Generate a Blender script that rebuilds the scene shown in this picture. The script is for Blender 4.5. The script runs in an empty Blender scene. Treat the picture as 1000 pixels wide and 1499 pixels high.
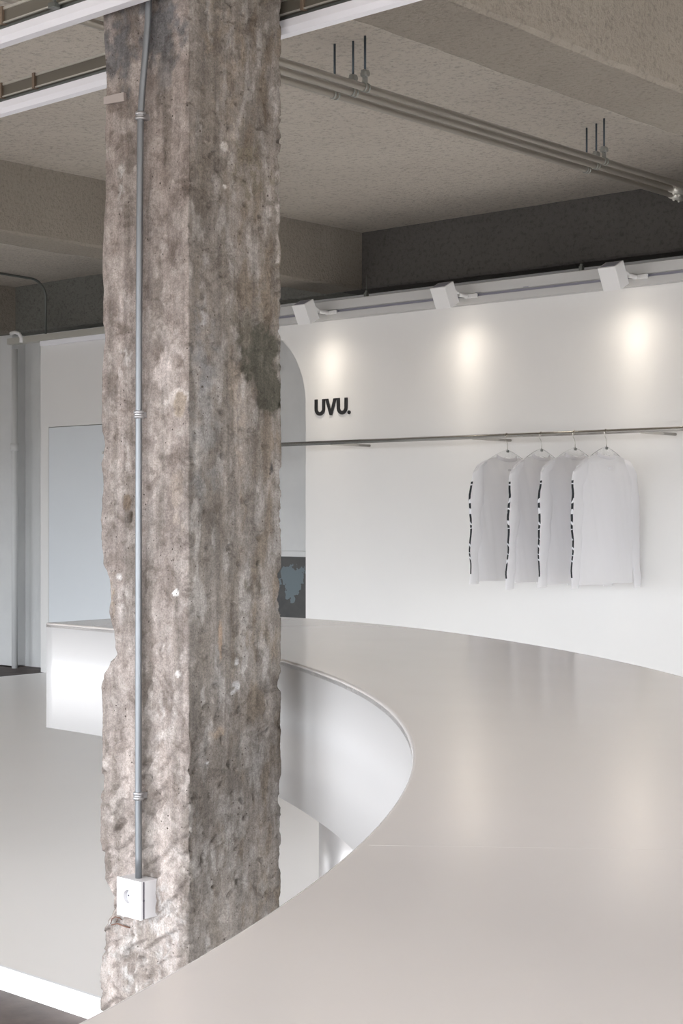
import bpy, bmesh, math, random
from mathutils import Vector, Matrix, noise

# ------------------------------------------------------------------ camera, world, lights
S = bpy.context.scene
COL = S.collection
PI = math.pi
random.seed(7)
CAM_Z = 1.46
F = 2296.0                                   # focal length in pixels of the 1000x1499 frame
YAW = math.atan2(2050, 2296)
SY, CY = math.sin(YAW), math.cos(YAW)

cam_data = bpy.data.cameras.new('camera')
cam = bpy.data.objects.new('camera', cam_data)
COL.objects.link(cam)
S.camera = cam
cam_data.sensor_fit = 'VERTICAL'
cam_data.sensor_height = 36.0
cam_data.sensor_width = 24.0
cam_data.lens = F / 1499 * 36
cam_data.clip_start = 0.05
cam.location = (0, 0, CAM_Z)
cam.rotation_euler = (PI / 2, 0, YAW)

S.view_settings.view_transform = 'Standard'
S.view_settings.look = 'None'
S.view_settings.gamma = 1
S.view_settings.use_curve_mapping = False
S.view_settings.exposure = -0.10

world = bpy.data.worlds.new('sky')
S.world = world
world.use_nodes = True
wn = world.node_tree
bgn = wn.nodes['Background']
tc = wn.nodes.new('ShaderNodeTexCoord')
sep = wn.nodes.new('ShaderNodeSeparateXYZ')
ramp = wn.nodes.new('ShaderNodeValToRGB')
mr = wn.nodes.new('ShaderNodeMapRange')
mr.inputs['From Min'].default_value = -0.3
mr.inputs['From Max'].default_value = 0.6
wn.links.new(tc.outputs['Generated'], sep.inputs[0])
wn.links.new(sep.outputs['Z'], mr.inputs['Value'])
wn.links.new(mr.outputs[0], ramp.inputs[0])
ramp.color_ramp.elements[0].color = (0.25, 0.24, 0.235, 1)
ramp.color_ramp.elements[0].position = 0.33
ramp.color_ramp.elements[1].color = (0.80, 0.84, 0.90, 1)
ramp.color_ramp.elements[1].position = 0.37
e = ramp.color_ramp.elements.new(0.75); e.color = (1.5, 1.55, 1.62, 1)
wn.links.new(ramp.outputs[0], bgn.inputs[0])
bgn.inputs[1].default_value = 14.0

def area_light(name, loc, rot, sx, sy, power, color):
    d = bpy.data.lights.new(name, 'AREA')
    d.shape = 'RECTANGLE'; d.size = sx; d.size_y = sy
    d.energy = power; d.color = color
    o = bpy.data.objects.new(name, d)
    COL.objects.link(o)
    o.location = loc; o.rotation_euler = rot
    return o

# room extents
X0, X1 = -12.4, 3.2
Y0, Y1 = -1.9, 9.1
CEIL = CAM_Z + 2.10
BEAM = CAM_Z + 1.67
PLAT = 0.07
# daylight enters by shop windows behind the camera, plus right ones added for brightness
WIN_F = [(-11.9, -8.3), (-7.6, -3.7), (-3.0, 1.0)]          # x ranges, front wall
WIN_R_FILL = [(-1.5, 1.8), (3.0, 6.8)]                          # y ranges, right wall; unseen, added for brightness
WZ0, WZ1 = 0.10, 2.50
def portal(loc, rot, sx, sy):
    """marks a window opening so that the sky outside is sampled through it; it gives no light of its own"""
    o = area_light('window_opening', loc, rot, sx, sy, 1.0, (1, 1, 1))
    o.data.cycles.is_portal = True
for a, b in WIN_F:
    portal(((a + b) / 2, Y0 - 0.04, (WZ0 + WZ1) / 2), (PI / 2, 0, 0), b - a, WZ1 - WZ0)
for a, b in WIN_R_FILL:
    portal((X1 + 0.04, (a + b) / 2, (WZ0 + WZ1) / 2), (PI / 2, 0, PI / 2), b - a, WZ1 - WZ0)

# ------------------------------------------------------------------ helpers
def tag(o, label=None, cat=None, group=None, kind=None):
    if label: o['label'] = label
    if cat: o['category'] = cat
    if group: o['group'] = group
    if kind: o['kind'] = kind
    return o

def link_mesh(name, bm, mats, parent=None, smooth=False):
    me = bpy.data.meshes.new(name)
    bmesh.ops.recalc_face_normals(bm, faces=bm.faces[:])
    bm.to_mesh(me); bm.free()
    if not isinstance(mats, (list, tuple)): mats = [mats]
    for m in mats: me.materials.append(m)
    if smooth:
        for p in me.polygons: p.use_smooth = True
    o = bpy.data.objects.new(name, me)
    COL.objects.link(o)
    if parent: o.parent = parent
    return o

def empty(name, loc=(0, 0, 0), rz=0.0):
    o = bpy.data.objects.new(name, None)
    COL.objects.link(o)
    o.empty_display_size = 0.1
    o.location = loc; o.rotation_euler = (0, 0, rz)
    return o

def add_box(bm, a, b, bevel=0.0, seg=2, mat=None):
    """box between corners a and b"""
    c = [(a[i] + b[i]) / 2 for i in range(3)]
    s = [abs(b[i] - a[i]) for i in range(3)]
    r = bmesh.ops.create_cube(bm, size=1.0)
    vs = r['verts']
    for v in vs:
        v.co = Vector((v.co.x * s[0] + c[0], v.co.y * s[1] + c[1], v.co.z * s[2] + c[2]))
    if mat is not None:
        for v in vs: v.co = mat @ v.co
    if bevel > 0:
        es = list({e for v in vs for e in v.link_edges})
        bmesh.ops.bevel(bm, geom=es, offset=bevel, segments=seg, affect='EDGES', profile=0.5)
    return vs

def add_tube(bm, pts, r, n=12, cap=True):
    pts = [Vector(p) for p in pts]
    rings = []
    up = Vector((0, 0, 1))
    prev = None
    for i, p in enumerate(pts):
        if i == 0: t = pts[1] - p
        elif i == len(pts) - 1: t = p - pts[i - 1]
        else: t = (pts[i + 1] - p).normalized() + (p - pts[i - 1]).normalized()
        t.normalize()
        if prev is None:
            a = up if abs(t.dot(up)) < 0.95 else Vector((1, 0, 0))
            nx = t.cross(a).normalized()
        else:
            nx = (prev - t * prev.dot(t)).normalized()
        prev = nx
        ny = t.cross(nx)
        rr = r[i] if isinstance(r, (list, tuple)) else r
        rings.append([bm.verts.new(p + (nx * math.cos(k * 2 * PI / n) + ny * math.sin(k * 2 * PI / n)) * rr) for k in range(n)])
    for a, b in zip(rings[:-1], rings[1:]):
        for k in range(n):
            f = bm.faces.new((a[k], a[(k + 1) % n], b[(k + 1) % n], b[k])); f.smooth = True
    if cap:
        bm.faces.new(rings[0]); bm.faces.new(rings[-1])
    return rings

def add_prism(bm, pts2, a0, a1, axis='Y', smooth=False):
    """extrude a 2D outline along an axis; axis Y: pts are (x,z); axis X: (y,z); axis Z: (x,y)"""
    def mk(p, a):
        if axis == 'Y': return Vector((p[0], a, p[1]))
        if axis == 'X': return Vector((a, p[0], p[1]))
        return Vector((p[0], p[1], a))
    A = [bm.verts.new(mk(p, a0)) for p in pts2]
    B = [bm.verts.new(mk(p, a1)) for p in pts2]
    n = len(pts2)
    for k in range(n):
        f = bm.faces.new((A[k], A[(k + 1) % n], B[(k + 1) % n], B[k])); f.smooth = smooth
    bm.faces.new(A); bm.faces.new(B[::-1])

def add_ball(bm, c, r, seg=12):
    bmesh.ops.create_uvsphere(bm, u_segments=seg, v_segments=max(6, seg // 2), radius=r, matrix=Matrix.Translation(c))

def box_obj(name, a, b, m, parent=None, bevel=0.0):
    bm = bmesh.new(); add_box(bm, a, b, bevel)
    return link_mesh(name, bm, m, parent)

def tube_obj(name, pts, r, m, parent=None, n=12):
    bm = bmesh.new(); add_tube(bm, pts, r, n)
    return link_mesh(name, bm, m, parent)

def ray(px): 
    u = (px - 500) / F
    return (-SY + CY * u, CY + SY * u)
def on_y(px, py, Y):
    """point of the plane y=Y that the photograph shows at a pixel"""
    rx, ry = ray(px); d = Y / ry
    return Vector((rx * d, Y, CAM_Z + (749.5 - py) / F * d))
def on_x(px, py, X):
    rx, ry = ray(px); d = X / rx
    return Vector((X, ry * d, CAM_Z + (749.5 - py) / F * d))
def on_z(px, py, Z):
    rx, ry = ray(px); d = F * (CAM_Z - Z) / (py - 749.5)
    return Vector((rx * d, ry * d, Z))

# ------------------------------------------------------------------ materials
def new_mat(name, color=(0.8, 0.8, 0.8), rough=0.5, metal=0.0, spec=0.5):
    m = bpy.data.materials.new(name); m.use_nodes = True
    b = m.node_tree.nodes['Principled BSDF']
    b.inputs['Base Color'].default_value = (*color, 1)
    b.inputs['Roughness'].default_value = rough
    b.inputs['Metallic'].default_value = metal
    b.inputs['Specular IOR Level'].default_value = spec
    return m

def N(m, t, **kw):
    n = m.node_tree.nodes.new(t)
    for k, v in kw.items():
        if k.startswith('_'): setattr(n, k[1:], v)
        else: n.inputs[k.replace('__', ' ')].default_value = v
    return n
def L(m, a, b): m.node_tree.links.new(a, b)

def coords(m, scale=(1, 1, 1), kind='Object'):
    t = N(m, 'ShaderNodeTexCoord')
    mp = N(m, 'ShaderNodeMapping')
    mp.inputs['Scale'].default_value = scale
    L(m, t.outputs[kind], mp.inputs['Vector'])
    return mp.outputs[0]

def mottle(m, c1, c2, scale=3.0, detail=6, sc3=(1, 1, 1), lo=0.35, hi=0.65, into=True):
    v = coords(m, sc3)
    n = N(m, 'ShaderNodeTexNoise', Scale=scale, Detail=detail, Roughness=0.6)
    L(m, v, n.inputs['Vector'])
    r = N(m, 'ShaderNodeValToRGB')
    r.color_ramp.elements[0].position = lo; r.color_ramp.elements[1].position = hi
    r.color_ramp.elements[0].color = (*c1, 1); r.color_ramp.elements[1].color = (*c2, 1)
    L(m, n.outputs['Fac'], r.inputs[0])
    if into: L(m, r.outputs[0], m.node_tree.nodes['Principled BSDF'].inputs['Base Color'])
    return r.outputs[0], v

def bump(m, v, scale, strength, dist=0.01, detail=4, prev=None, tex='noise'):
    if tex == 'noise':
        n = N(m, 'ShaderNodeTexNoise', Scale=scale, Detail=detail, Roughness=0.6)
        out = n.outputs['Fac']
    else:
        n = N(m, 'ShaderNodeTexVoronoi', Scale=scale); out = n.outputs['Distance']
    L(m, v, n.inputs['Vector'])
    b = N(m, 'ShaderNodeBump', Strength=strength, Distance=dist)
    L(m, out, b.inputs['Height'])
    if prev is not None: L(m, prev, b.inputs['Normal'])
    L(m, b.outputs[0], m.node_tree.nodes['Principled BSDF'].inputs['Normal'])
    return b.outputs[0]

def ceiling_mat(name, c1, c2, coarse, depth):
    """sprayed plaster ceiling: lumpy with small dark pits"""
    m = new_mat(name, rough=0.95, spec=0.1)
    col, v = mottle(m, c1, c2, scale=1.2, detail=8)
    n2 = N(m, 'ShaderNodeTexNoise', Scale=coarse, Detail=3, Roughness=0.7)
    L(m, v, n2.inputs['Vector'])
    r2 = N(m, 'ShaderNodeValToRGB')
    r2.color_ramp.elements[0].position = 0.30; r2.color_ramp.elements[0].color = (depth, depth, depth, 1)
    r2.color_ramp.elements[1].position = 0.50; r2.color_ramp.elements[1].color = (1, 1, 1, 1)
    L(m, n2.outputs['Fac'], r2.inputs[0])
    mx = N(m, 'ShaderNodeMix', _data_type='RGBA', _blend_type='MULTIPLY')
    mx.inputs[0].default_value = 1.0
    L(m, col, mx.inputs[6]); L(m, r2.outputs[0], mx.inputs[7])
    L(m, mx.outputs[2], m.node_tree.nodes['Principled BSDF'].inputs['Base Color'])
    b = N(m, 'ShaderNodeBump', Strength=1.0, Distance=0.012)
    L(m, n2.outputs['Fac'], b.inputs['Height'])
    L(m, b.outputs[0], m.node_tree.nodes['Principled BSDF'].inputs['Normal'])
    return m

M = {}
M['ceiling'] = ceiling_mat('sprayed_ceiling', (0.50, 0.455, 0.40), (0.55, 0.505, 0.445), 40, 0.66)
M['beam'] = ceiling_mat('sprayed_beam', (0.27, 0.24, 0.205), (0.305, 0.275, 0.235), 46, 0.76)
M['beam_shaded'] = ceiling_mat('sprayed_shaded_beam', (0.10, 0.095, 0.09), (0.12, 0.114, 0.107), 30, 0.7)  # back beam's shade put into a darker spray colour

M['beam_back'] = ceiling_mat('sprayed_back_beam', (0.165, 0.165, 0.15), (0.20, 0.20, 0.182), 36, 0.66)  # left stretch of the same back beam, less shade in its colour
m = M['wall'] = new_mat('white_wall_paint', rough=0.75, spec=0.25)
_, v = mottle(m, (0.775, 0.77, 0.76), (0.80, 0.795, 0.78), scale=0.9)
bump(m, v, 60, 0.06, 0.004)
m = M['old_wall'] = new_mat('old_wall_paint', rough=0.7, spec=0.3)
_, v = mottle(m, (0.72, 0.73, 0.73), (0.78, 0.79, 0.785), scale=2.2)
bump(m, v, 9, 0.25, 0.01)
m = M['door'] = new_mat('door_paint', (0.72, 0.76, 0.79), 0.5)
_, v = mottle(m, (0.70, 0.74, 0.775), (0.73, 0.77, 0.80), scale=0.8)

m = M['dado'] = new_mat('dark_grey_dado', rough=0.8, spec=0.2)
col, v = mottle(m, (0.085, 0.087, 0.088), (0.125, 0.125, 0.123), scale=3.5)
# a paler blue-grey filler patch with a ragged outline
t = N(m, 'ShaderNodeTexCoord')
cen = on_y(428, 852, 9.06)
sub = N(m, 'ShaderNodeVectorMath', _operation='SUBTRACT'); sub.inputs[1].default_value = cen
L(m, t.outputs['Object'], sub.inputs[0])
nz = N(m, 'ShaderNodeTexNoise', Scale=9.0, Detail=3)
L(m, t.outputs['Object'], nz.inputs['Vector'])
ln = N(m, 'ShaderNodeVectorMath', _operation='LENGTH'); L(m, sub.outputs[0], ln.inputs[0])
ad = N(m, 'ShaderNodeMath', _operation='MULTIPLY_ADD'); ad.inputs[1].default_value = 0.30
L(m, nz.outputs['Fac'], ad.inputs[0]); L(m, ln.outputs['Value'], ad.inputs[2])
lt = N(m, 'ShaderNodeMath', _operation='LESS_THAN'); lt.inputs[1].default_value = 0.265
L(m, ad.outputs[0], lt.inputs[0])
mx = N(m, 'ShaderNodeMix', _data_type='RGBA')
L(m, lt.outputs[0], mx.inputs[0]); L(m, col, mx.inputs[6]); mx.inputs[7].default_value = (0.19, 0.23, 0.25, 1)
L(m, mx.outputs[2], m.node_tree.nodes['Principled BSDF'].inputs['Base Color'])

m = M['platform'] = new_mat('pale_screed', rough=0.32, spec=0.5)
_, v = mottle(m, (0.84, 0.81, 0.785), (0.87, 0.84, 0.81), scale=0.5, detail=4)
bump(m, v, 2.0, 0.03, 0.01, 2)
m = M['kerb'] = new_mat('white_edge_paint', (0.86, 0.87, 0.88), 0.5)
m = M['floor'] = new_mat('dark_worn_floor', rough=0.6, spec=0.3)
_, v = mottle(m, (0.06, 0.045, 0.04), (0.135, 0.105, 0.092), scale=6, detail=8, lo=0.3, hi=0.7)
bump(m, v, 30, 0.2, 0.004)

# brushed sheet steel counter
m = M['steel_top'] = new_mat('satin_steel_top', rough=0.15, metal=0.30)
_, v = mottle(m, (0.785, 0.74, 0.712), (0.815, 0.77, 0.74), scale=1.5, detail=3, sc3=(1, 1, 1))
vb = coords(m, (1.2, 120, 1))
nn = N(m, 'ShaderNodeTexNoise', Scale=2.0, Detail=4); L(m, vb, nn.inputs['Vector'])
rr = N(m, 'ShaderNodeMapRange'); rr.inputs['To Min'].default_value = 0.24; rr.inputs['To Max'].default_value = 0.28

m = M['steel_side'] = new_mat('satin_steel_fascia', (0.74, 0.735, 0.735), rough=0.30, metal=0.25)
vb = coords(m, (60, 60, 0.6))
nn = N(m, 'ShaderNodeTexNoise', Scale=2.0, Detail=3); L(m, vb, nn.inputs['Vector'])
rr = N(m, 'ShaderNodeMapRange'); rr.inputs['To Min'].default_value = 0.26; rr.inputs['To Max'].default_value = 0.29

M['joint'] = new_mat('sheet_joint', (0.40, 0.375, 0.36), 0.9, 0.0, 0.1)
M['white_end'] = new_mat('white_end_panel', (0.84, 0.825, 0.82), 0.35, 0.15)
m = M['steel_leg'] = new_mat('brushed_steel_leg', (0.74, 0.72, 0.71), rough=0.36, metal=0.6)
vb = coords(m, (3, 3, 160))
bump(m, vb, 2.0, 0.08, 0.002)

# column concrete, colour from per-vertex albedo and face shade plus fine grain
m = M['column'] = new_mat('raw_concrete', rough=0.9, spec=0.15)
at = N(m, 'ShaderNodeAttribute', _attribute_name='albedo')
v = coords(m)
g1 = N(m, 'ShaderNodeTexNoise', Scale=55.0, Detail=8, Roughness=0.72); L(m, v, g1.inputs['Vector'])
gr = N(m, 'ShaderNodeMapRange'); gr.inputs['From Min'].default_value = 0.3; gr.inputs['From Max'].default_value = 0.7
gr.inputs['To Min'].default_value = 0.78; gr.inputs['To Max'].default_value = 1.2
L(m, g1.outputs['Fac'], gr.inputs['Value'])
g0 = N(m, 'ShaderNodeTexNoise', Scale=210.0, Detail=3, Roughness=0.7); L(m, v, g0.inputs['Vector'])
gq = N(m, 'ShaderNodeMapRange'); gq.inputs['From Min'].default_value = 0.3; gq.inputs['From Max'].default_value = 0.7
gq.inputs['To Min'].default_value = 0.72; gq.inputs['To Max'].default_value = 1.28
L(m, g0.outputs['Fac'], gq.inputs['Value'])
gm = N(m, 'ShaderNodeMath', _operation='MULTIPLY'); L(m, gr.outputs[0], gm.inputs[0]); L(m, gq.outputs[0], gm.inputs[1])
mx = N(m, 'ShaderNodeVectorMath', _operation='SCALE'); L(m, at.outputs['Color'], mx.inputs[0]); L(m, gm.outputs[0], mx.inputs['Scale'])
# vertical water streaks and crisp mid-size blotches
vs_ = coords(m, (1, 1, 0.045))
k1 = N(m, 'ShaderNodeTexNoise', Scale=42.0, Detail=5, Roughness=0.65); L(m, vs_, k1.inputs['Vector'])
k1r = N(m, 'ShaderNodeMapRange'); k1r.inputs['From Min'].default_value = 0.35; k1r.inputs['From Max'].default_value = 0.65
k1r.inputs['To Min'].default_value = 0.80; k1r.inputs['To Max'].default_value = 1.14
L(m, k1.outputs['Fac'], k1r.inputs['Value'])
k2 = N(m, 'ShaderNodeTexNoise', Scale=13.0, Detail=10, Roughness=0.68, Distortion=0.6); L(m, v, k2.inputs['Vector'])
k2r = N(m, 'ShaderNodeValToRGB')
k2r.color_ramp.elements[0].position = 0.40; k2r.color_ramp.elements[0].color = (0.74, 0.725, 0.71, 1)
k2r.color_ramp.elements[1].position = 0.47; k2r.color_ramp.elements[1].color = (1, 1, 1, 1)
e = k2r.color_ramp.elements.new(0.575); e.color = (1, 1, 1, 1)
e = k2r.color_ramp.elements.new(0.63); e.color = (1.20, 1.21, 1.22, 1)
L(m, k2.outputs['Fac'], k2r.inputs[0])
ka = N(m, 'ShaderNodeVectorMath', _operation='SCALE'); L(m, mx.outputs[0], ka.inputs[0]); L(m, k1r.outputs[0], ka.inputs['Scale'])
kb = N(m, 'ShaderNodeVectorMath', _operation='MULTIPLY'); L(m, ka.outputs[0], kb.inputs[0]); L(m, k2r.outputs[0], kb.inputs[1])
mx = kb
# scattered pits
pv = N(m, 'ShaderNodeTexVoronoi', Scale=48.0); L(m, v, pv.inputs['Vector'])
pn = N(m, 'ShaderNodeTexNoise', Scale=9.0, Detail=2); L(m, v, pn.inputs['Vector'])
pt = N(m, 'ShaderNodeMath', _operation='MULTIPLY'); pt.inputs[1].default_value = 0.36
L(m, pn.outputs['Fac'], pt.inputs[0])
ps = N(m, 'ShaderNodeMath', _operation='SUBTRACT'); ps.inputs[1].default_value = 0.095; L(m, pt.outputs[0], ps.inputs[0])
pl = N(m, 'ShaderNodeMath', _operation='LESS_THAN'); L(m, pv.outputs['Distance'], pl.inputs[0]); L(m, ps.outputs[0], pl.inputs[1])
m2 = N(m, 'ShaderNodeMix', _data_type='RGBA'); L(m, pl.outputs[0], m2.inputs[0])
L(m, mx.outputs[0], m2.inputs[6]); m2.inputs[7].default_value = (0.09, 0.075, 0.065, 1)
L(m, m2.outputs[2], m.node_tree.nodes['Principled BSDF'].inputs['Base Color'])
b1 = N(m, 'ShaderNodeBump', Strength=0.55, Distance=0.004); L(m, g1.outputs['Fac'], b1.inputs['Height'])
g2 = N(m, 'ShaderNodeTexNoise', Scale=16.0, Detail=6, Roughness=0.65); L(m, v, g2.inputs['Vector'])
b2 = N(m, 'ShaderNodeBump', Strength=0.5, Distance=0.008); L(m, g2.outputs['Fac'], b2.inputs['Height']); L(m, b1.outputs[0], b2.inputs['Normal'])
L(m, b2.outputs[0], m.node_tree.nodes['Principled BSDF'].inputs['Normal'])

M['conduit'] = new_mat('galvanised_conduit', (0.25, 0.265, 0.28), 0.42, 0.7)
M['clamp'] = new_mat('zinc_clamp', (0.36, 0.37, 0.35), 0.4, 0.7)
M['clip_metal'] = new_mat('bright_saddle_clip', (0.50, 0.50, 0.51), 0.35, 0.7)
M['galv'] = new_mat('galvanised_bracket', (0.62, 0.61, 0.56), 0.4, 0.6)
M['galv_dark'] = new_mat('dull_steel', (0.16, 0.17, 0.16), 0.5, 0.6)
M['pipe'] = new_mat('grey_steel_pipe', (0.33, 0.30, 0.26), 0.42, 0.6)
M['rod'] = new_mat('blue_grey_rod', (0.09, 0.115, 0.14), 0.5, 0.5)
M['tray'] = new_mat('cable_tray_metal', (0.19, 0.175, 0.145), 0.5, 0.5)
M['tray_clip'] = new_mat('tray_clip', (0.22, 0.165, 0.12), 0.6, 0.2)
M['white_metal'] = new_mat('white_powder_coat', (0.80, 0.80, 0.80), 0.45)
M['track_shaded'] = new_mat('shaded_white_track', (0.56, 0.56, 0.555), 0.5)  # white coat greyed to hold the shade above the spotlights
M['grey_groove'] = new_mat('track_groove', (0.30, 0.30, 0.36), 0.5, 0.2)
M['plastic'] = new_mat('white_plastic', (0.72, 0.71, 0.72), 0.4)
M['well_shaded'] = new_mat('socket_well_shaded', (0.50, 0.50, 0.52), 0.4)  # grey stands in for shade inside the recess
M['plastic_dark'] = new_mat('dark_hole', (0.05, 0.04, 0.06), 0.6)
M['chrome'] = new_mat('polished_steel_rail', (0.55, 0.53, 0.49), 0.18, 1.0)
M['black'] = new_mat('black_letter', (0.012, 0.012, 0.013), 0.5)
M['rust'] = new_mat('rusty_wire', (0.17, 0.085, 0.06), 0.9)
m = M['tape'] = new_mat('masking_tape', (0.42, 0.37, 0.345), 0.7)
M['led'] = new_mat('led_diffuser', (0.82, 0.82, 0.86), 0.4)
b = M['led'].node_tree.nodes['Principled BSDF']
b.inputs['Emission Color'].default_value = (0.93, 0.93, 1.0, 1); b.inputs['Emission Strength'].default_value = 0.03
M['lens'] = new_mat('lamp_lens', (0.9, 0.9, 0.9), 0.3)
b = M['lens'].node_tree.nodes['Principled BSDF']
b.inputs['Emission Color'].default_value = (1.0, 0.9, 0.78, 1); b.inputs['Emission Strength'].default_value = 8.0

m = M['cloth'] = bpy.data.materials.new('white_jersey'); m.use_nodes = True
nt = m.node_tree; pb = nt.nodes['Principled BSDF']
pb.inputs['Base Color'].default_value = (0.94, 0.935, 0.945, 1); pb.inputs['Roughness'].default_value = 0.9
tr = nt.nodes.new('ShaderNodeBsdfTranslucent'); tr.inputs[0].default_value = (0.93, 0.93, 0.94, 1)
ms = nt.nodes.new('ShaderNodeMixShader'); ms.inputs[0].default_value = 0.6
nt.links.new(pb.outputs[0], ms.inputs[1]); nt.links.new(tr.outputs[0], ms.inputs[2])
nt.links.new(ms.outputs[0], nt.nodes['Material Output'].inputs[0])
M['rib'] = new_mat('neck_rib', (0.66, 0.65, 0.67), 0.95)
# wavy black print of the sleeves
m = M['print'] = new_mat('sleeve_print', rough=0.85)
v = coords(m, (1.0, 1.0, 1.0))
wv = N(m, 'ShaderNodeTexWave', Scale=4.5, Distortion=14.0, Detail=1.5)
wv.bands_direction = 'Z'
wv.inputs['Detail Scale'].default_value = 2.2
L(m, v, wv.inputs['Vector'])
r = N(m, 'ShaderNodeValToRGB'); r.color_ramp.interpolation = 'CONSTANT'
r.color_ramp.elements[0].color = (0.015, 0.018, 0.022, 1); r.color_ramp.elements[0].position = 0
r.color_ramp.elements[1].color = (0.72, 0.72, 0.75, 1); r.color_ramp.elements[1].position = 0.88
L(m, wv.outputs['Fac'], r.inputs[0]); L(m, r.outputs[0], m.node_tree.nodes['Principled BSDF'].inputs['Base Color'])
m = M['clear'] = new_mat('clear_plastic', (0.97, 0.97, 0.97), 0.2)
b = m.node_tree.nodes['Principled BSDF']
b.inputs['Transmission Weight'].default_value = 0.92; b.inputs['IOR'].default_value = 1.12

# ------------------------------------------------------------------ setting
def structure(o): o['kind'] = 'structure'; return o

structure(box_obj('floor', (X0 - .2, Y0 - .2, -0.2), (X1 + .2, Y1 + .2, 0), M['floor']))
structure(box_obj('ceiling', (X0 - .2, Y0 - .2, CEIL), (X1 + .2, Y1 + .2, CEIL + 0.2), M['ceiling']))
structure(box_obj('wall_back', (X0 - .2, Y1, 0), (X1 + .2, Y1 + .2, CEIL), M['old_wall']))
structure(box_obj('wall_left', (X0 - .2, Y0, 0), (X0, Y1, CEIL), M['old_wall']))

def wall_with_windows(name, axis, pos0, pos1, lo, hi, wins):
    bm = bmesh.new()
    def bx(a0, a1, z0, z1):
        if axis == 'Y': add_box(bm, (a0, pos0, z0), (a1, pos1, z1))
        else: add_box(bm, (pos0, a0, z0), (pos1, a1, z1))
    bx(lo, hi, 0, WZ0); bx(lo, hi, WZ1, CEIL)
    cur = lo
    for a, b in wins:
        bx(cur, a, WZ0, WZ1); cur = b
    bx(cur, hi, WZ0, WZ1)
    return structure(link_mesh(name, bm, M['wall']))
wall_with_windows('wall_front', 'Y', Y0 - .2, Y0, X0 - .2, X1 + .2, WIN_F)
wall_with_windows('wall_right', 'X', X1, X1 + .2, Y0, Y1, WIN_R_FILL)
wi = 1
for a, b in WIN_F:
    bm = bmesh.new()
    for k in range(4):
        x = a + (b - a) * k / 3
        add_box(bm, (max(a, x - .03), Y0 - .03, WZ0), (min(b, x + .03), Y0 + .01, WZ1))
    for z in (WZ0, WZ1 - .05): add_box(bm, (a, Y0 - .03, z), (b, Y0 + .01, z + .05))
    structure(link_mesh('window_%d' % wi, bm, M['galv_dark'])); wi += 1
for a, b in WIN_R_FILL:  # frames of the added right-hand openings
    bm = bmesh.new()
    for k in range(4):
        y = a + (b - a) * k / 3
        add_box(bm, (X1 - .01, max(a, y - .03), WZ0), (X1 + .03, min(b, y + .03), WZ1))
    for z in (WZ0, WZ1 - .05): add_box(bm, (X1 - .01, a, z), (X1 + .03, b, z + .05))
    structure(link_mesh('window_%d' % wi, bm, M['galv_dark'])); wi += 1

# sprayed concrete beams: C over the column, B further left, D by the left wall, A along the back wall
def beam(name, x0, x1, y0, y1, m, seed, z0=BEAM):
    """a beam whose faces and arrises are slightly uneven"""
    bm = bmesh.new()
    along_y = (y1 - y0) > (x1 - x0)
    n = 150
    rows = []
    for i in range(n + 1):
        t = i / n
        j = [noise.noise(Vector((t * 60, seed + k * 7.3, 0))) * 0.007 for k in range(5)]
        if along_y:
            y = y0 + (y1 - y0) * t
            pr = [(x0 + j[0], y, CEIL), (x0 + j[1], y, z0 + .015), (x0 + .015 + j[1], y, z0 + j[2]), (x1 - .015 + j[3], y, z0 + j[2]), (x1 + j[3], y, z0 + .015), (x1 + j[4], y, CEIL)]
        else:
            x = x0 + (x1 - x0) * t
            pr = [(x, y1, CEIL), (x, y1, z0), (x, y0 + .015 + j[1], z0 + j[2]), (x, y0 + j[1], z0 + .015 + j[2]), (x, y0 + j[0], CEIL)]
        rows.append([bm.verts.new(p) for p in pr])
    for a, b in zip(rows[:-1], rows[1:]):
        for k in range(len(a) - 1): bm.faces.new((a[k], a[k + 1], b[k + 1], b[k]))
    bm.faces.new(rows[0]); bm.faces.new(rows[-1])
    return structure(link_mesh(name, bm, m))
BX1 = -7.74
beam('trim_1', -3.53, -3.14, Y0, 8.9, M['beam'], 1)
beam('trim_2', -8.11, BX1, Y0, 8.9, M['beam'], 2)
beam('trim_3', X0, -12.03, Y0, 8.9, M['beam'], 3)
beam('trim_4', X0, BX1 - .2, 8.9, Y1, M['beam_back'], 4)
beam('trim_8', BX1 - .2, X1, 8.9, Y1, M['beam_shaded'], 5)

# raised pale platform with a white painted edge
PX0, PY0 = -10.95, 2.89
structure(box_obj('floor_platform', (PX0, PY0 + .004, 0.0), (X1, Y1, PLAT), M['platform']))
bm = bmesh.new()
add_box(bm, (PX0 - .004, PY0 - .008, 0.0), (X1, PY0 + .004, PLAT + .001))
add_box(bm, (PX0 - .008, PY0 - .008, 0.0), (PX0, Y1, PLAT + .001))
structure(link_mesh('trim_5', bm, M['kerb']))

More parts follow.
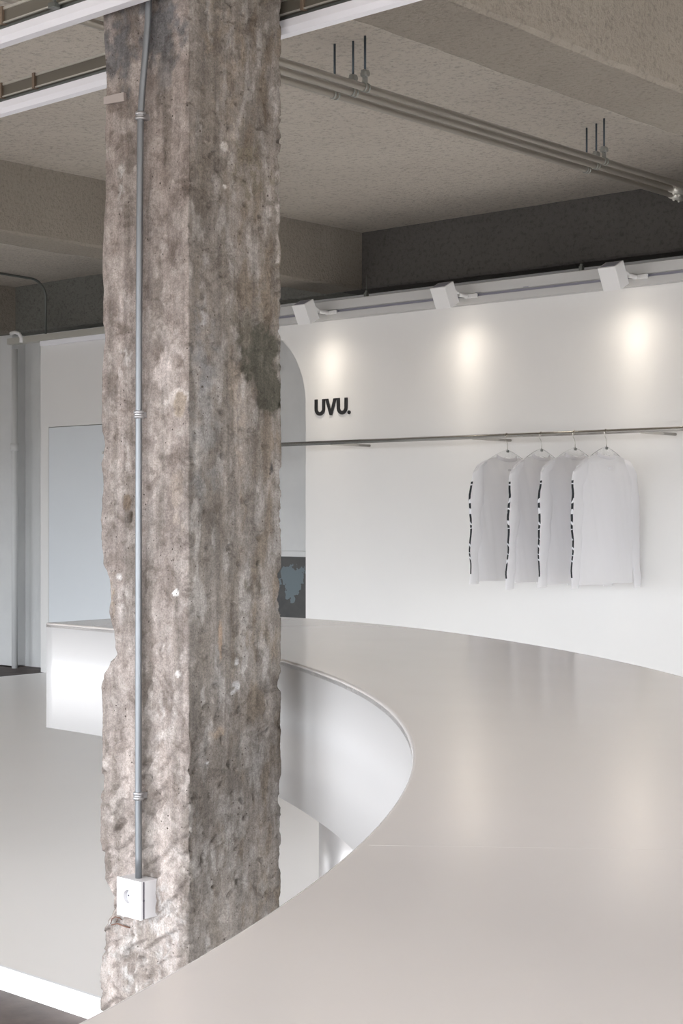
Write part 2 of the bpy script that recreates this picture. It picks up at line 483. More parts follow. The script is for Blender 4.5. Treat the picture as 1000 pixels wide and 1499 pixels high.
# display partition with arch and flush door
WY = 8.42
WT = 0.10
WTOP = CAM_Z + 1.47
AX1, AR, ASP = -7.87, 0.605, CAM_Z + 0.79
DX0, DX1, DZ = -10.905, -9.97, CAM_Z + 0.728
def partition():
    """plain boxes round the door and the arch, and a row of slices over the arch's curve"""
    bm = bmesh.new()
    cx = AX1 - AR
    ax0 = cx - AR
    atop = CAM_Z + 1.40
    add_box(bm, (-11.02, WY, PLAT), (DX0 - .005, WY + WT, WTOP))
    add_box(bm, (DX0 - .005, WY, DZ + .005), (DX1 + .005, WY + WT, WTOP))
    add_box(bm, (DX1 + .005, WY, PLAT), (ax0, WY + WT, WTOP))
    add_box(bm, (AX1, WY, PLAT), (X1, WY + WT, WTOP))
    n = 48
    arc = [(cx - AR * math.cos(PI * k / n), ASP + (atop - ASP) * math.sin(PI * k / n)) for k in range(n + 1)]
    rows = [[bm.verts.new((x, y, z)) for (x, z) in arc] + [bm.verts.new((x, y, WTOP)) for (x, z) in arc] for y in (WY, WY + WT)]
    A, B = rows
    for k in range(n):
        t = n + 1
        bm.faces.new((A[k], A[k + 1], A[t + k + 1], A[t + k])); bm.faces.new((B[k], B[t + k], B[t + k + 1], B[k + 1]))
        f = bm.faces.new((A[k], B[k], B[k + 1], A[k + 1])); bm.faces.new((A[t + k], A[t + k + 1], B[t + k + 1], B[t + k]))
    return structure(link_mesh('wall_display', bm, M['wall']))
partition()
structure(box_obj('door_1', (DX0, WY - 0.001, PLAT + .006), (DX1, WY + .045, DZ), M['door'], bevel=0.001))
# dado of the back wall seen through the arch, with a thin ledge
bm = bmesh.new()
add_box(bm, (-10.6, Y1 - .03, 0), (-6.5, Y1, on_y(430, 815, Y1 - .03).z))
structure(link_mesh('baseboard_back', bm, M['dado']))
zt = on_y(430, 815, Y1 - .03).z
structure(box_obj('trim_6', (-10.6, Y1 - .035, zt), (-6.5, Y1, zt + .045), M['old_wall'], bevel=0.004))
# casing box in the left back corner
structure(box_obj('trim_7', (X0, Y1 - .16, 0.01), (on_y(17, 700, Y1 - .16).x, Y1, BEAM), M['old_wall'], bevel=0.004))

# ------------------------------------------------------------------ concrete column
CX0, CX1, CYF, CYB = -3.464, -3.103, 2.859, 3.219
def interp(tab, z):
    if z >= tab[0][0]: return tab[0][1]
    for (a, va), (b_, vb) in zip(tab[:-1], tab[1:]):
        if z <= a and z >= b_:
            t = (a - z) / (a - b_) if a != b_ else 0
            t = t * t * (3 - 2 * t)
            return va + (vb - va) * t
    return tab[-1][1]
# chipped left arris: how far (photo pixels) it stands back at a height, turned into metres
left_px = [(0, 3), (60, 4), (100, 7), (150, 8), (200, 6), (270, 7), (380, 2), (470, 3), (494, 6), (520, 3), (542, 1.5), (584, .5), (620, 0), (650, 5), (665, 3), (680, 0), (700, 3), (758, -1),
           (791, 0), (824, 3), (838, 9), (848, 12), (860, 13), (872, 14), (895, 13), (908, 15), (925, 19), (944, 21), (956, 24), (962, 21), (971, 12), (989, 4.5), (1004, 1), (1079, 1.5), (1150, 0),
           (1272, 0), (1285, 5), (1300, 15), (1308, 19), (1330, 19), (1338, 16), (1350, 10), (1360, 5), (1371, -1), (1420, -1.5), (1499, -1)]
LT = []
for y, p in left_px:
    z = on_y(150, y, CYF).z
    d = CYF / ray(150)[1]
    LT.append((z, p / F * d))
def fr(v, o=4): return noise.fractal(v, 0.9, 2.1, o, noise_basis='PERLIN_ORIGINAL')

# stains and patches: (face, px, py, rx, ry, colour, strength); placed on the face itself
patches = []
def patch(face, px, py, rx, ry, colr, st, soft=0.35):
    if face == 'F':
        c = on_y(px, py, CYF); d = CYF / ray(px)[1]
        patches.append(('F', c.x, c.z, rx / F * d / 0.76, ry / F * d, colr, st, soft))
    else:
        c = on_x(px, py, CX1); d = CX1 / ray(px)[0]
        patches.append(('R', c.y, c.z, rx / F * d / 0.69, ry / F * d, colr, st, soft))
WHT = (0.52, 0.475, 0.45); PLS = (0.46, 0.40, 0.365); DRK = (0.125, 0.11, 0.088); BRN = (0.17, 0.14, 0.11); GRY = (0.21, 0.205, 0.20); TAN = (0.36, 0.30, 0.25)
patch('F', 175, 60, 26, 70, (0.145, 0.145, 0.150), .85, .5); patch('F', 235, 45, 42, 55, (0.15, 0.15, 0.155), .85, .5)
patch('F', 240, 100, 14, 40, (0.16, 0.155, 0.155), .6)
patch('F', 178, 270, 7, 34, (0.62, 0.60, 0.58), .8, .9); patch('F', 180, 440, 12, 34, WHT, .7, .9); patch('F', 184, 520, 14, 16, (0.58, 0.55, 0.53), .85, .7)
patch('F', 176, 545, 5, 22, WHT, .7, .7); patch('F', 238, 345, 9, 40, WHT, .5, .7); patch('F', 222, 262, 6, 26, WHT, .45, .7)
patch('F', 245, 540, 20, 30, (0.54, 0.48, 0.45), .8, .4); patch('F', 258, 585, 16, 26, (0.60, 0.55, 0.515), .85, .3); patch('F', 262, 592, 12, 20, (0.34, 0.285, 0.235), 1.0, .15)
patch('F', 255, 500, 20, 28, WHT, .35, .7); patch('F', 235, 650, 22, 60, (0.47, 0.415, 0.38), .6, .5); patch('F', 187, 660, 8, 36, WHT, .6, .8)
patch('F', 260, 720, 14, 50, (0.41, 0.35, 0.30), .5, .3)
patch('F', 180, 880, 10, 34, WHT, .7, .8); patch('F', 176, 845, 7, 8, (0.66, 0.63, 0.61), .9, .3); patch('F', 258, 868, 6, 5, (0.75, 0.73, 0.71), 1, .2)
patch('F', 240, 945, 14, 16, WHT, .6, .8); patch('F', 262, 986, 6, 6, (0.62, 0.58, 0.56), .9, .3); patch('F', 240, 1045, 24, 50, (0.52, 0.48, 0.455), .6, .7)
patch('F', 165, 870, 6, 40, (0.26, 0.20, 0.135), .6, .7); patch('F', 184, 1410, 40, 80, (0.50, 0.48, 0.46), .7, .8); patch('F', 240, 1360, 30, 110, (0.52, 0.50, 0.485), .6, .8)
patch('F', 190, 758, 5, 8, (0.10, 0.075, 0.05), 1, .3); patch('F', 186, 732, 6, 14, (0.20, 0.15, 0.11), .8, .6)
patch('R', 380, 520, 34, 56, (0.075, 0.070, 0.056), 1.0, .2); patch('R', 396, 575, 22, 34, (0.075, 0.070, 0.056), 1.0, .2); patch('R', 360, 480, 18, 26, (0.12, 0.108, 0.088), .8, .5)
patch('R', 385, 430, 20, 50, BRN, .7, .8); patch('R', 345, 430, 8, 40, DRK, .6, 1.0); patch('R', 370, 260, 30, 60, (0.16, 0.14, 0.105), .7, .7)
patch('R', 350, 600, 12, 100, TAN, .4, .9); patch('R', 298, 440, 8, 70, (0.32, 0.31, 0.305), .6, .9); patch('R', 300, 620, 22, 120, GRY, .6, .6); patch('R', 295, 520, 14, 60, (0.17, 0.165, 0.165), .7, .7)
patch('R', 404, 180, 8, 50, (0.42, 0.39, 0.37), .7, .8); patch('R', 408, 330, 5, 120, (0.42, 0.39, 0.365), .7, .7); patch('R', 330, 90, 36, 90, (0.245, 0.205, 0.165), .6, .8)
patch('R', 330, 215, 4, 6, (0.5, 0.47, 0.44), .9, .4); patch('R', 328, 272, 4, 5, (0.5, 0.47, 0.44), .9, .4); patch('R', 340, 200, 5, 40, (0.36, 0.32, 0.28), .5, .7)
patch('R', 362, 850, 6, 16, DRK, .8, .8); patch('R', 378, 850, 4, 80, DRK, .7, 1.0); patch('R', 390, 925, 14, 30, (0.13, 0.105, 0.075), .7, 1.1); patch('R', 358, 940, 8, 20, BRN, .6, 1.0)
patch('R', 345, 1012, 6, 14, (0.50, 0.49, 0.48), .8, .7); patch('R', 346, 968, 3, 6, (0.50, 0.49, 0.48), .8, .5); patch('R', 322, 945, 3, 32, (0.30, 0.22, 0.16), .8, .5)
patch('R', 316, 1075, 14, 10, (0.36, 0.28, 0.21), .6, .6); patch('R', 304, 1118, 4, 3, (0.62, 0.61, 0.6), .9, .3); patch('R', 390, 1150, 16, 12, BRN, .6, .9)
patch('R', 385, 1300, 14, 60, BRN, .6, .9); patch('R', 320, 1110, 45, 45, (0.20, 0.185, 0.165), .45, .8); patch('R', 330, 1250, 60, 110, (0.34, 0.325, 0.305), .5, 1.0)
patch('R', 397, 685, 3, 14, (0.03, 0.03, 0.03), .9, .5); patch('R', 373, 700, 3, 120, BRN, .55, 1.0)

bx0, bx1 = on_y(171, 1300, CYF - .053).x, on_y(206.7, 1300, CYF - .053).x
bz1, bz0 = on_y(206.7, 1291.5, CYF - .053).z, on_y(206.7, 1348, CYF - .053).z

def build_column():
    fx = [CX0 + (CX1 - CX0) * i / 74 for i in range(75)]
    fy = [CYF + (CYB - CYF) * i / 74 for i in range(1, 75)]
    bxs = [CX1 - (CX1 - CX0) * i / 18 for i in range(1, 19)]
    bys = [CYB - (CYB - CYF) * i / 18 for i in range(1, 18)]
    ring = [(x, CYF, 'F') for x in fx] + [(CX1, y, 'R') for y in fy] + [(x, CYB, 'B') for x in bxs] + [(CX0, y, 'L') for y in bys]
    ztop = BEAM + 0.01
    nz_ = 640
    verts, faces, cols = [], [], []
    n = len(ring)
    cxm, cym = (CX0 + CX1) / 2, (CYF + CYB) / 2
    vgroove = [(on_y(193, 700, CYF).x, .004, .75, 0.0), (on_y(226, 900, CYF).x, -.0015, 0.0, 3.2)]
    zg = on_y(193, 800, CYF).z
    for iz in range(nz_ + 1):
        z = ztop * iz / nz_
        low = max(0.0, min(1.0, (on_y(200, 1010, CYF).z - z) / 0.25))
        cut = interp(LT, z)
        c_near = .004 + max(0.0, fr(Vector((1.3, 4.1, z * 22)), 5) - .05) * .045
        c_far = .004 + max(0.0, fr(Vector((7.3, 2.1, z * 16)), 5) - .02) * .022
        for (x, y, fc) in ring:
            nx = {'F': 0, 'R': 1, 'B': 0, 'L': -1}[fc]; ny = {'F': -1, 'R': 0, 'B': 1, 'L': 0}[fc]
            P = Vector((x, y, z))
            w = fr(P * 3.0) * .006
            md = fr(P * 14 + Vector((5, 2, 1)), 5)
            fine = fr(P * 60, 3)
            if fc in 'FL':
                d = w + md * .0055 + fine * .0018
            else:
                d = w * .6 + md * .0022 + fine * .0010
            s = y if fc in 'RL' else x
            if fc == 'F':
                # diagonal chisel gouges low on the front face
                q = (z * 1.0 - (x - CX0) * 0.75)
                gq = fr(Vector((q * 17, (x + z * .6) * 5, 3.0)), 3)
                g_ = max(0, min(1, (gq + .02) / .22)); d -= low * g_ * g_ * (3 - 2 * g_) * .012
                ridge = abs(fr(Vector((x * 12, z * 9, 9)), 3))
                d += (.5 - ridge) * .004 * (0.4 + low)
                gx = vgroove[0][0]
                if abs(x - gx) < .004 and z < on_y(193, 800, CYF).z: d -= .006
                gx = vgroove[1][0] + fr(Vector((0, 0, z * 6))) * .002
                if abs(x - gx) < .0035: d += .003
                # hollow beside the conduit
                hx, hz = on_y(189, 757, CYF).x, on_y(189, 757, CYF).z
                rr_ = ((x - hx) / .012) ** 2 + ((z - hz) / .018) ** 2
                if rr_ < 1: d -= .03 * (1 - rr_)
            # arris wear: pull back near the corners
            if fc == 'R':
                d -= max(0, fr(Vector((y * 40, z * 40, 4)), 3) - .42) * .03
            # the surface is flat where the socket box is screwed on
            if fc == 'F' and bz0 - .012 < z < bz1 + .012 and bx0 - .004 < x < bx1 + .012: d = min(d, .001)
            X, Y_, Z = x + nx * d, y + ny * d, z
            # worn near arris and right back arris: an uneven chamfer
            if fc in 'FR':
                for (ex, ey, cc) in ((CX1 - X, Y_ - CYF, c_near), (CX1 - X, CYB - Y_, c_far)):
                    kk = max(0, ex) + max(0, ey)
                    c3 = cc + md * .004 + fine * .003
                    if kk < c3:
                        a = (c3 - kk) / 2
                        X -= a; Y_ += a if cc is c_near else -a
            # broken left arris
            if cut > 0:
                c2 = cut / .666 + md * .006
                k = (X - CX0) + (Y_ - CYF)
                if k < c2:
                    a = (c2 - k) / 2
                    X += a; Y_ += a
            elif fc in 'FL' and (x - CX0) + (y - CYF) < .06:
                X += cut * -1 * -0.7
            verts.append((X, Y_, Z))
            # --- albedo; the right face also carries its shade
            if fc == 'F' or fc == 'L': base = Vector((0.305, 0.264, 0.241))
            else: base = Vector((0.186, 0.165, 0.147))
            st = fr(Vector((s * 16, z * 1.3, 7 if fc == 'R' else 2)), 5)
            bl = fr(Vector((s * 5, z * 4, 17)), 5)
            k = 1 + st * .34 + bl * .26
            base = base * k
            if st < -.05: base = base.lerp(Vector((0.20, 0.175, 0.15)), min(.5, (-st - .05) * 1.6))
            if fc == 'F' and md > .12: base = base.lerp(Vector((0.45, 0.405, 0.375)), min(.5, (md - .12) * 1.6))
            if fc == 'F' and md < -.2: base = base.lerp(Vector((0.20, 0.165, 0.145)), min(.6, (-md - .2) * 2))
            if fc == 'R':
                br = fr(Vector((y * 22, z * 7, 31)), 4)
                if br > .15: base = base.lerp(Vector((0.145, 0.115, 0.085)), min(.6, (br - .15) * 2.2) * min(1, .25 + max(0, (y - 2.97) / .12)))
                if br < -.18: base = base.lerp(Vector((0.34, 0.32, 0.30)), min(.5, (-br - .18) * 2.0))
            if fc in 'FR':
                for (pf, ps_, pz, pr, pq, pc, stg, soft) in patches:
                    if pf != fc: continue
                    dz = (z - pz) / pq
                    if abs(dz) > 1.7: continue
                    ds = (s - ps_) / pr
                    if abs(ds) > 1.7: continue
                    rad = math.sqrt(ds * ds + dz * dz) + fr(Vector((s * 22, z * 22, pz)), 4) * (.9 if soft > .2 else .35)
                    t = max(0, min(1, (1.0 - rad) / max(soft, .02) + .5 * (soft > .5) * 0))
                    if soft > .6:
                        t *= max(0, min(1, .55 + 2.6 * fr(Vector((s * 50, z * 30, pz * 3)), 4)))
                    base = base.lerp(Vector(pc), t * stg)
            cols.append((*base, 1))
    for iz in range(nz_):
        a = iz * n; b_ = a + n
        for k in range(n):
            k2 = (k + 1) % n
            faces.append((a + k, a + k2, b_ + k2, b_ + k))
    faces.append(tuple(range(n))[::-1]); faces.append(tuple(nz_ * n + k for k in range(n)))
    me = bpy.data.meshes.new('concrete_column')
    me.from_pydata(verts, [], faces)
    me.materials.append(M['column'])
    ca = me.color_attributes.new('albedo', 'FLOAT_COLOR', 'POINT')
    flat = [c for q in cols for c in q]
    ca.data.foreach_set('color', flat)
    for p in me.polygons: p.use_smooth = True
    o = bpy.data.objects.new('concrete_column', me)
    COL.objects.link(o)
    return tag(o, 'rough bare square concrete column with chipped edges and plaster traces in the foreground', 'column')
build_column()

# tape on the column
bm = bmesh.new()
pa = [on_y(156, 143, CYF), on_y(185, 136, CYF), on_y(186, 149, CYF), on_y(156, 154, CYF)]
yy = CYF - .011
front = [bm.verts.new((p.x, yy, p.z)) for p in pa]
back = [bm.verts.new((p.x, yy + .009, p.z)) for p in pa]
bm.faces.new(front); bm.faces.new(back[::-1])
for k in range(4): bm.faces.new((front[k], back[k], back[(k + 1) % 4], front[(k + 1) % 4]))
tag(link_mesh('masking_tape', bm, M['tape']), 'short pale strip of masking tape stuck high on the concrete column', 'tape')

# conduit on the column with three saddle clips
YC = CYF - .022
cpx = [(203, 1290), (202.6, 1150), (202.8, 900), (203, 700), (203.6, 450), (204.5, 300), (205.5, 200), (206.2, 165), (208.5, 130), (212, 90), (215, 55), (217, 25), (217.6, 0), (218, -40), (218, -120), (218, -185)]
root = empty('electrical_conduit', on_y(203, 1290, YC))
tag(root, 'grey steel conduit running up the concrete column from the socket', 'conduit')
def under(o, r):
    """parent o to r keeping its world place"""
    o.parent = r
    o.matrix_parent_inverse = Matrix.Translation(-Vector(r.location)) if r.rotation_euler.z == 0 else (Matrix.Translation(r.location) @ Matrix.Rotation(r.rotation_euler.z, 4, 'Z')).inverted()
    return o
pts = []
for i in range(len(cpx) - 1):
    a, b = on_y(*cpx[i], YC), on_y(*cpx[i + 1], YC)
    for k in range(4): pts.append(a.lerp(b, k / 4))
pts.append(on_y(*cpx[-1], YC))
under(tube_obj('tube', pts, .0092, M['conduit'], n=16), root)
for py, pxx in ((170, 206), (607, 203.4), (1165, 202.8)):
    c = on_y(pxx, py, YC)
    bm = bmesh.new()
    for dz in (-.0065, .0065):
        add_tube(bm, [c + Vector((0, 0, dz - .004)), c + Vector((0, 0, dz + .004))], .0145, 16)
    add_tube(bm, [c + Vector((0, 0, -.009)), c + Vector((0, 0, .009))], .012, 16)
    add_box(bm, (c.x - .009, c.y, c.z - .008), (c.x + .009, CYF + .006, c.z + .008))
    under(link_mesh('saddle_clip', bm, M['clip_metal']), root)

# socket box
root = tag(empty('socket_box', ((bx0 + bx1) / 2, CYF, bz0)), 'white square surface mounted power socket box at the foot of the conduit', 'socket')
YB = CYF - .053
under(box_obj('back_box', (bx0 + .001, YB + .0125, bz0 + .001), (bx1 - .001, CYF + .008, bz1 - .001), M['plastic'], bevel=0.002), root)
cxs, czs = bx0 + (bx1 - bx0) * .46, (bz0 + bz1) / 2 + .004
def plate_with_hole(a0, a1, z0, z1, cx, cz, r, y0, y1):
    bm = bmesh.new(); n = 48
    ang = [2 * PI * k / n + PI / 4 for k in range(n)]
    def sq(a):
        c, s_ = math.cos(a), math.sin(a)
        t = min((a1 - cx) / c if c > 1e-6 else (a0 - cx) / c if c < -1e-6 else 9, (z1 - cz) / s_ if s_ > 1e-6 else (z0 - cz) / s_ if s_ < -1e-6 else 9)
        return (cx + c * t, cz + s_ * t)
    for k in range(n): pass
    O = [sq(a) for a in ang]; I = [(cx + math.cos(a) * r, cz + math.sin(a) * r) for a in ang]
    # snap nearest outer points onto the plate corners
    for c in ((a0, z0), (a0, z1), (a1, z0), (a1, z1)):
        k = min(range(n), key=lambda i: (O[i][0] - c[0]) ** 2 + (O[i][1] - c[1]) ** 2); O[k] = c
    fo = [bm.verts.new((p[0], y0, p[1])) for p in O]; fi = [bm.verts.new((p[0], y0, p[1])) for p in I]
    bo = [bm.verts.new((p[0], y1, p[1])) for p in O]; bi = [bm.verts.new((p[0], y0 + .012, p[1])) for p in I]
    for k in range(n):
        j = (k + 1) % n
        bm.faces.new((fo[k], fo[j], fi[j], fi[k])); bm.faces.new((fi[k], fi[j], bi[j], bi[k])); bm.faces.new((fo[k], bo[k], bo[j], fo[j]))
    bm.faces.new(bi)
    return bm
under(link_mesh('cover', plate_with_hole(bx0, bx1, bz0, bz1, cxs, czs, .019, YB, YB + .007), M['plastic']), root)
bm = bmesh.new()
add_tube(bm, [(cxs, YB + .0108, czs), (cxs, YB + .0119, czs)], .0188, 48)  # disc that carries the recess shade
under(link_mesh('socket_well', bm, M['well_shaded']), root)
bm = bmesh.new()
for dx in (-.0095, .0095):
    add_tube(bm, [(cxs + dx, YB + .0102, czs), (cxs + dx, YB + .0112, czs)], .0026, 10)
under(link_mesh('contact_hole', bm, M['plastic_dark']), root)
bm = bmesh.new()
for a, b in (((bx0 + .002, bz0 + .002), (bx1 - .0006, bz0 + .010)), ((bx0 + .002, bz1 - .010), (bx1 - .0006, bz1 - .002)), ((bx0 + .002, bz0 + .010), (bx0 + .010, bz1 - .010)), ((bx1 - .010, bz0 + .010), (bx1 - .0006, bz1 - .010))):
    add_box(bm, (a[0], YB + .0071, a[1]), (b[0], YB + .0124, b[1]))
under(link_mesh('gasket', bm, M['plastic_dark']), root)
bm = bmesh.new(); add_ball(bm, (bx1, YB + .009, (bz0 + bz1) / 2), .003, 10)
under(link_mesh('screw', bm, M['plastic_dark']), root)
# exposed rusty wires below the box
bm = bmesh.new()
P1 = lambda px, py, dy: on_y(px, py, CYF + dy)
add_tube(bm, [P1(162, 1352, -.004), P1(164, 1345, -.012), P1(169, 1342, -.016), P1(176, 1344, -.006)], .0016, 6)
add_tube(bm, [P1(163, 1354, -.006), P1(172, 1352, -.012), P1(182, 1356, -.010), P1(190, 1358, -.003)], .0019, 6)
add_tube(bm, [P1(170, 1350, -.006), P1(174, 1343, -.013), P1(179, 1347, -.004)], .0013, 6)
tag(link_mesh('rusty_wire', bm, M['rust']), 'short bent rusty reinforcement wires sticking out of the column below the socket', 'wire')

# ------------------------------------------------------------------ curved counter
CT = CAM_Z - 0.45
CB = CAM_Z - 0.875
inner_px = [(415, 965), (463, 980), (513, 1000), (553, 1020), (587, 1050), (607, 1083), (611, 1107), (607, 1133), (593, 1160), (567, 1200), (532, 1235), (473, 1287), (415, 1328), (380, 1347), (279, 1411), (135, 1497)]
LX = -5.14
ctrl_i = [(LX, 3.955), (-4.9, 3.955), (-4.65, 3.945), (-4.4, 3.91), (-4.1, 3.82), (-3.7, 3.64)] + [tuple(on_z(a, b, CT)[:2]) for a, b in inner_px] + [(-0.99, 0.5), (-.95, .1), (-.95, -.4), (-.95, -1.0)]
ctrl_o = [(LX + .0, 4.80), (-4.9, 4.865), (-4.66, 4.875), (-4.45, 4.87), (-4.2, 4.845), (-3.9, 4.775), (-3.46, 4.61), (-2.84, 4.30), (-2.223, 3.90), (-1.7, 3.42), (-1.2, 2.82), (-.75, 2.1), (-.42, 1.3), (-.30, .6), (-.28, 0), (-.28, -1.0)]
def smooth_path(ctrl, n, it=3):
    def resample(p, n):
        L_ = [0]
        for a, b in zip(p[:-1], p[1:]): L_.append(L_[-1] + math.dist(a, b))
        out = []; j = 0
        for i in range(n):
            s_ = L_[-1] * i / (n - 1)
            while j < len(L_) - 2 and L_[j + 1] < s_: j += 1
            t = (s_ - L_[j]) / max(1e-9, L_[j + 1] - L_[j])
            out.append((p[j][0] + (p[j + 1][0] - p[j][0]) * t, p[j][1] + (p[j + 1][1] - p[j][1]) * t))
        return out
    p = resample(ctrl, n)
    for _ in range(it):
        p = [p[0]] + [((p[i - 1][0] + 2 * p[i][0] + p[i + 1][0]) / 4, (p[i - 1][1] + 2 * p[i][1] + p[i + 1][1]) / 4) for i in range(1, n - 1)] + [p[-1]]
    return p
NC = 160
pi_ = smooth_path(ctrl_i, NC, 60)
po_ = smooth_path(ctrl_o, NC, 60)
root = tag(empty('display_counter', (-3.12, 3.55, PLAT)), 'large curved counter with satin steel top and deep white fascia on a round leg', 'counter')
def strip(A, B):
    bm = bmesh.new()
    va = [bm.verts.new(p) for p in A]; vb = [bm.verts.new(p) for p in B]
    for k in range(len(va) - 1):
        f = bm.faces.new((va[k], va[k + 1], vb[k + 1], vb[k])); f.smooth = True
    return bm
# worktop: a sheet with softly rolled arrises and thickness
bm = bmesh.new()
R = .006
def off(path, d):
    out = []
    for i, p in enumerate(path):
        a = path[max(0, i - 1)]; b = path[min(len(path) - 1, i + 1)]
        tx, ty = b[0] - a[0], b[1] - a[1]; l = math.hypot(tx, ty) or 1
        out.append((p[0] - ty / l * d, p[1] + tx / l * d))
    return out
prof = [(0, -R - .012), (0, -R), (R * .3, -R * .3), (R, 0), (R + .002, 0), (R + .012, 0)]
rows = []
for (d, dz) in prof: rows.append([(x, y, CT + dz) for x, y in off(pi_, d)])
for t in (.2, .4, .6, .8):
    rows.append([(a[0] + (b[0] - a[0]) * t, a[1] + (b[1] - a[1]) * t, CT) for a, b in zip(pi_, po_)])
for (d, dz) in prof[::-1]: rows.append([(x, y, CT + dz) for x, y in off(po_, -d)])
V = [[bm.verts.new(p) for p in r_] for r_ in rows]
for a, b in zip(V[:-1], V[1:]):
    for k in range(NC - 1):
        f = bm.faces.new((a[k], a[k + 1], b[k + 1], b[k])); f.smooth = True
bm.faces.new([r_[0] for r_ in V]); bm.faces.new([r_[-1] for r_ in V])
under(link_mesh('worktop', bm, M['steel_top']), root)
# faint joint between two sheets of the worktop
ja, jb = on_z(536, 1237, CT), on_z(1000, 1244, CT)
dv = (jb - ja).normalized(); jb = ja + dv * .80; ja = ja + dv * .004
nv = Vector((-dv.y, dv.x, 0)) * .0006
bm = bmesh.new()
lo_ = [bm.verts.new(p + Vector((0, 0, -.0004))) for p in (ja - nv, jb - nv, jb + nv, ja + nv)]
hi_ = [bm.verts.new(p + Vector((0, 0, .00012))) for p in (ja - nv, jb - nv, jb + nv, ja + nv)]
bm.faces.new(lo_[::-1]); bm.faces.new(hi_)
for k in range(4): bm.faces.new((lo_[k], lo_[(k + 1) % 4], hi_[(k + 1) % 4], hi_[k]))
under(link_mesh('sheet_joint', bm, M['joint']), root)
def thick_strip(path, d, z0, z1):
    q = off(path, d)
    bm = bmesh.new()
    A = [bm.verts.new((x, y, z0)) for x, y in path]; B = [bm.verts.new((x, y, z1)) for x, y in path]
    C_ = [bm.verts.new((x, y, z0)) for x, y in q]; D = [bm.verts.new((x, y, z1)) for x, y in q]
    for k in range(len(path) - 1):
        for f4 in ((A[k], A[k + 1], B[k + 1], B[k]), (C_[k], D[k], D[k + 1], C_[k + 1])):
            f = bm.faces.new(f4); f.smooth = True
        bm.faces.new((A[k], C_[k], C_[k + 1], A[k + 1])); bm.faces.new((B[k], B[k + 1], D[k + 1], D[k]))
    bm.faces.new((A[0], B[0], D[0], C_[0])); bm.faces.new((A[-1], C_[-1], D[-1], B[-1]))
    return bm
o = under(link_mesh('inner_fascia', thick_strip(pi_, .02, CB, CT - R - .001), M['steel_side']), root)
o = under(link_mesh('outer_fascia', thick_strip(po_, -.02, CB, CT - R - .001), M['steel_side']), root)
under(box_obj('end_panel', (pi_[0][0], pi_[0][1] + .0, CB), (pi_[0][0] + .02, po_[0][1], CT - R - .001), M['steel_side']), root)
bm = bmesh.new()
ia, oa = off(pi_, .02), off(po_, -.02)
rows = [[bm.verts.new((x, y, CB + .01)) for x, y in ia], [bm.verts.new((x, y, CB + .01)) for x, y in oa]]
for k in range(NC - 1): bm.faces.new((rows[0][k], rows[1][k], rows[1][k + 1], rows[0][k + 1]))
under(link_mesh('underside', bm, M['white_metal']), root)
bm = bmesh.new()
add_tube(bm, [(-3.12, 3.56, PLAT), (-3.12, 3.56, CB + .02)], .112, 64)
under(link_mesh('leg', bm, M['steel_leg']), root)

# ------------------------------------------------------------------ track on the display wall, spotlights
TB, TT = CAM_Z + 1.385, CAM_Z + 1.515
TX0, TX1 = -8.7, X1 - .02
root = tag(empty('lighting_track', (-6, WY, TB)), 'long white lighting track fixed along the top of the display wall', 'track')
prof = [(WY - .003, TB), (WY - .07, TB), (WY - .07, TB + .045), (WY - .05, TB + .048), (WY - .05, TB + .064), (WY - .07, TB + .067), (WY - .07, TT), (WY - .064, TT + .004), (WY - .003, TT + .004)]
bm = bmesh.new(); add_prism(bm, prof, TX0, TX1, 'X')
under(link_mesh('housing', bm, M['track_shaded']), root)
under(box_obj('groove_strip', (TX0, WY - .0525, TB + .049), (TX1, WY - .0505, TB + .063), M['grey_groove']), root)
for px in (537, 852):
    c = on_y(px, 400, WY - .03)
    bm = bmesh.new()
    add_box(bm, (c.x - .012, WY - .05, TT + .004), (c.x + .012, WY - .02, TT + .035), .003)
    add_tube(bm, [(c.x, WY - .035, TT + .03), (c.x, WY - .035, TT + .05)], .011, 10)
    add_tube(bm, [(c.x, WY - .035, TT + .04), (c.x, WY - .035, BEAM + .0)], .0015, 6) if px == 537 else None
    under(link_mesh('suspension_clamp', bm, M['galv_dark']), root)
for px in (770, 915, 700):
    c = on_y(px, 400, WY - .07)
    under(box_obj('joint_plate', (c.x - .02, WY - .0715, TB + .068), (c.x + .02, WY - .0695, TB + .072), M['grey_groove']), root)

def wallwash(ld):
    """a wall-washer's lens: the beam is strongest straight down and weakens outwards"""
    ld.use_nodes = True
    nt = ld.node_tree
    em = nt.nodes['Emission']
    t = nt.nodes.new('ShaderNodeTexCoord'); sp = nt.nodes.new('ShaderNodeSeparateXYZ')
    nt.links.new(t.outputs['Normal'], sp.inputs[0])
    a = nt.nodes.new('ShaderNodeMath'); a.operation = 'MULTIPLY'
    nt.links.new(sp.outputs['Z'], a.inputs[0]); nt.links.new(sp.outputs['Z'], a.inputs[1])
    b_ = nt.nodes.new('ShaderNodeMath'); b_.operation = 'SUBTRACT'; b_.inputs[0].default_value = 1.03
    nt.links.new(a.outputs[0], b_.inputs[1])
    c_ = nt.nodes.new('ShaderNodeMath'); c_.operation = 'POWER'; c_.inputs[1].default_value = -0.55
    nt.links.new(b_.outputs[0], c_.inputs[0])
    nt.links.new(c_.outputs[0], em.inputs['Strength'])

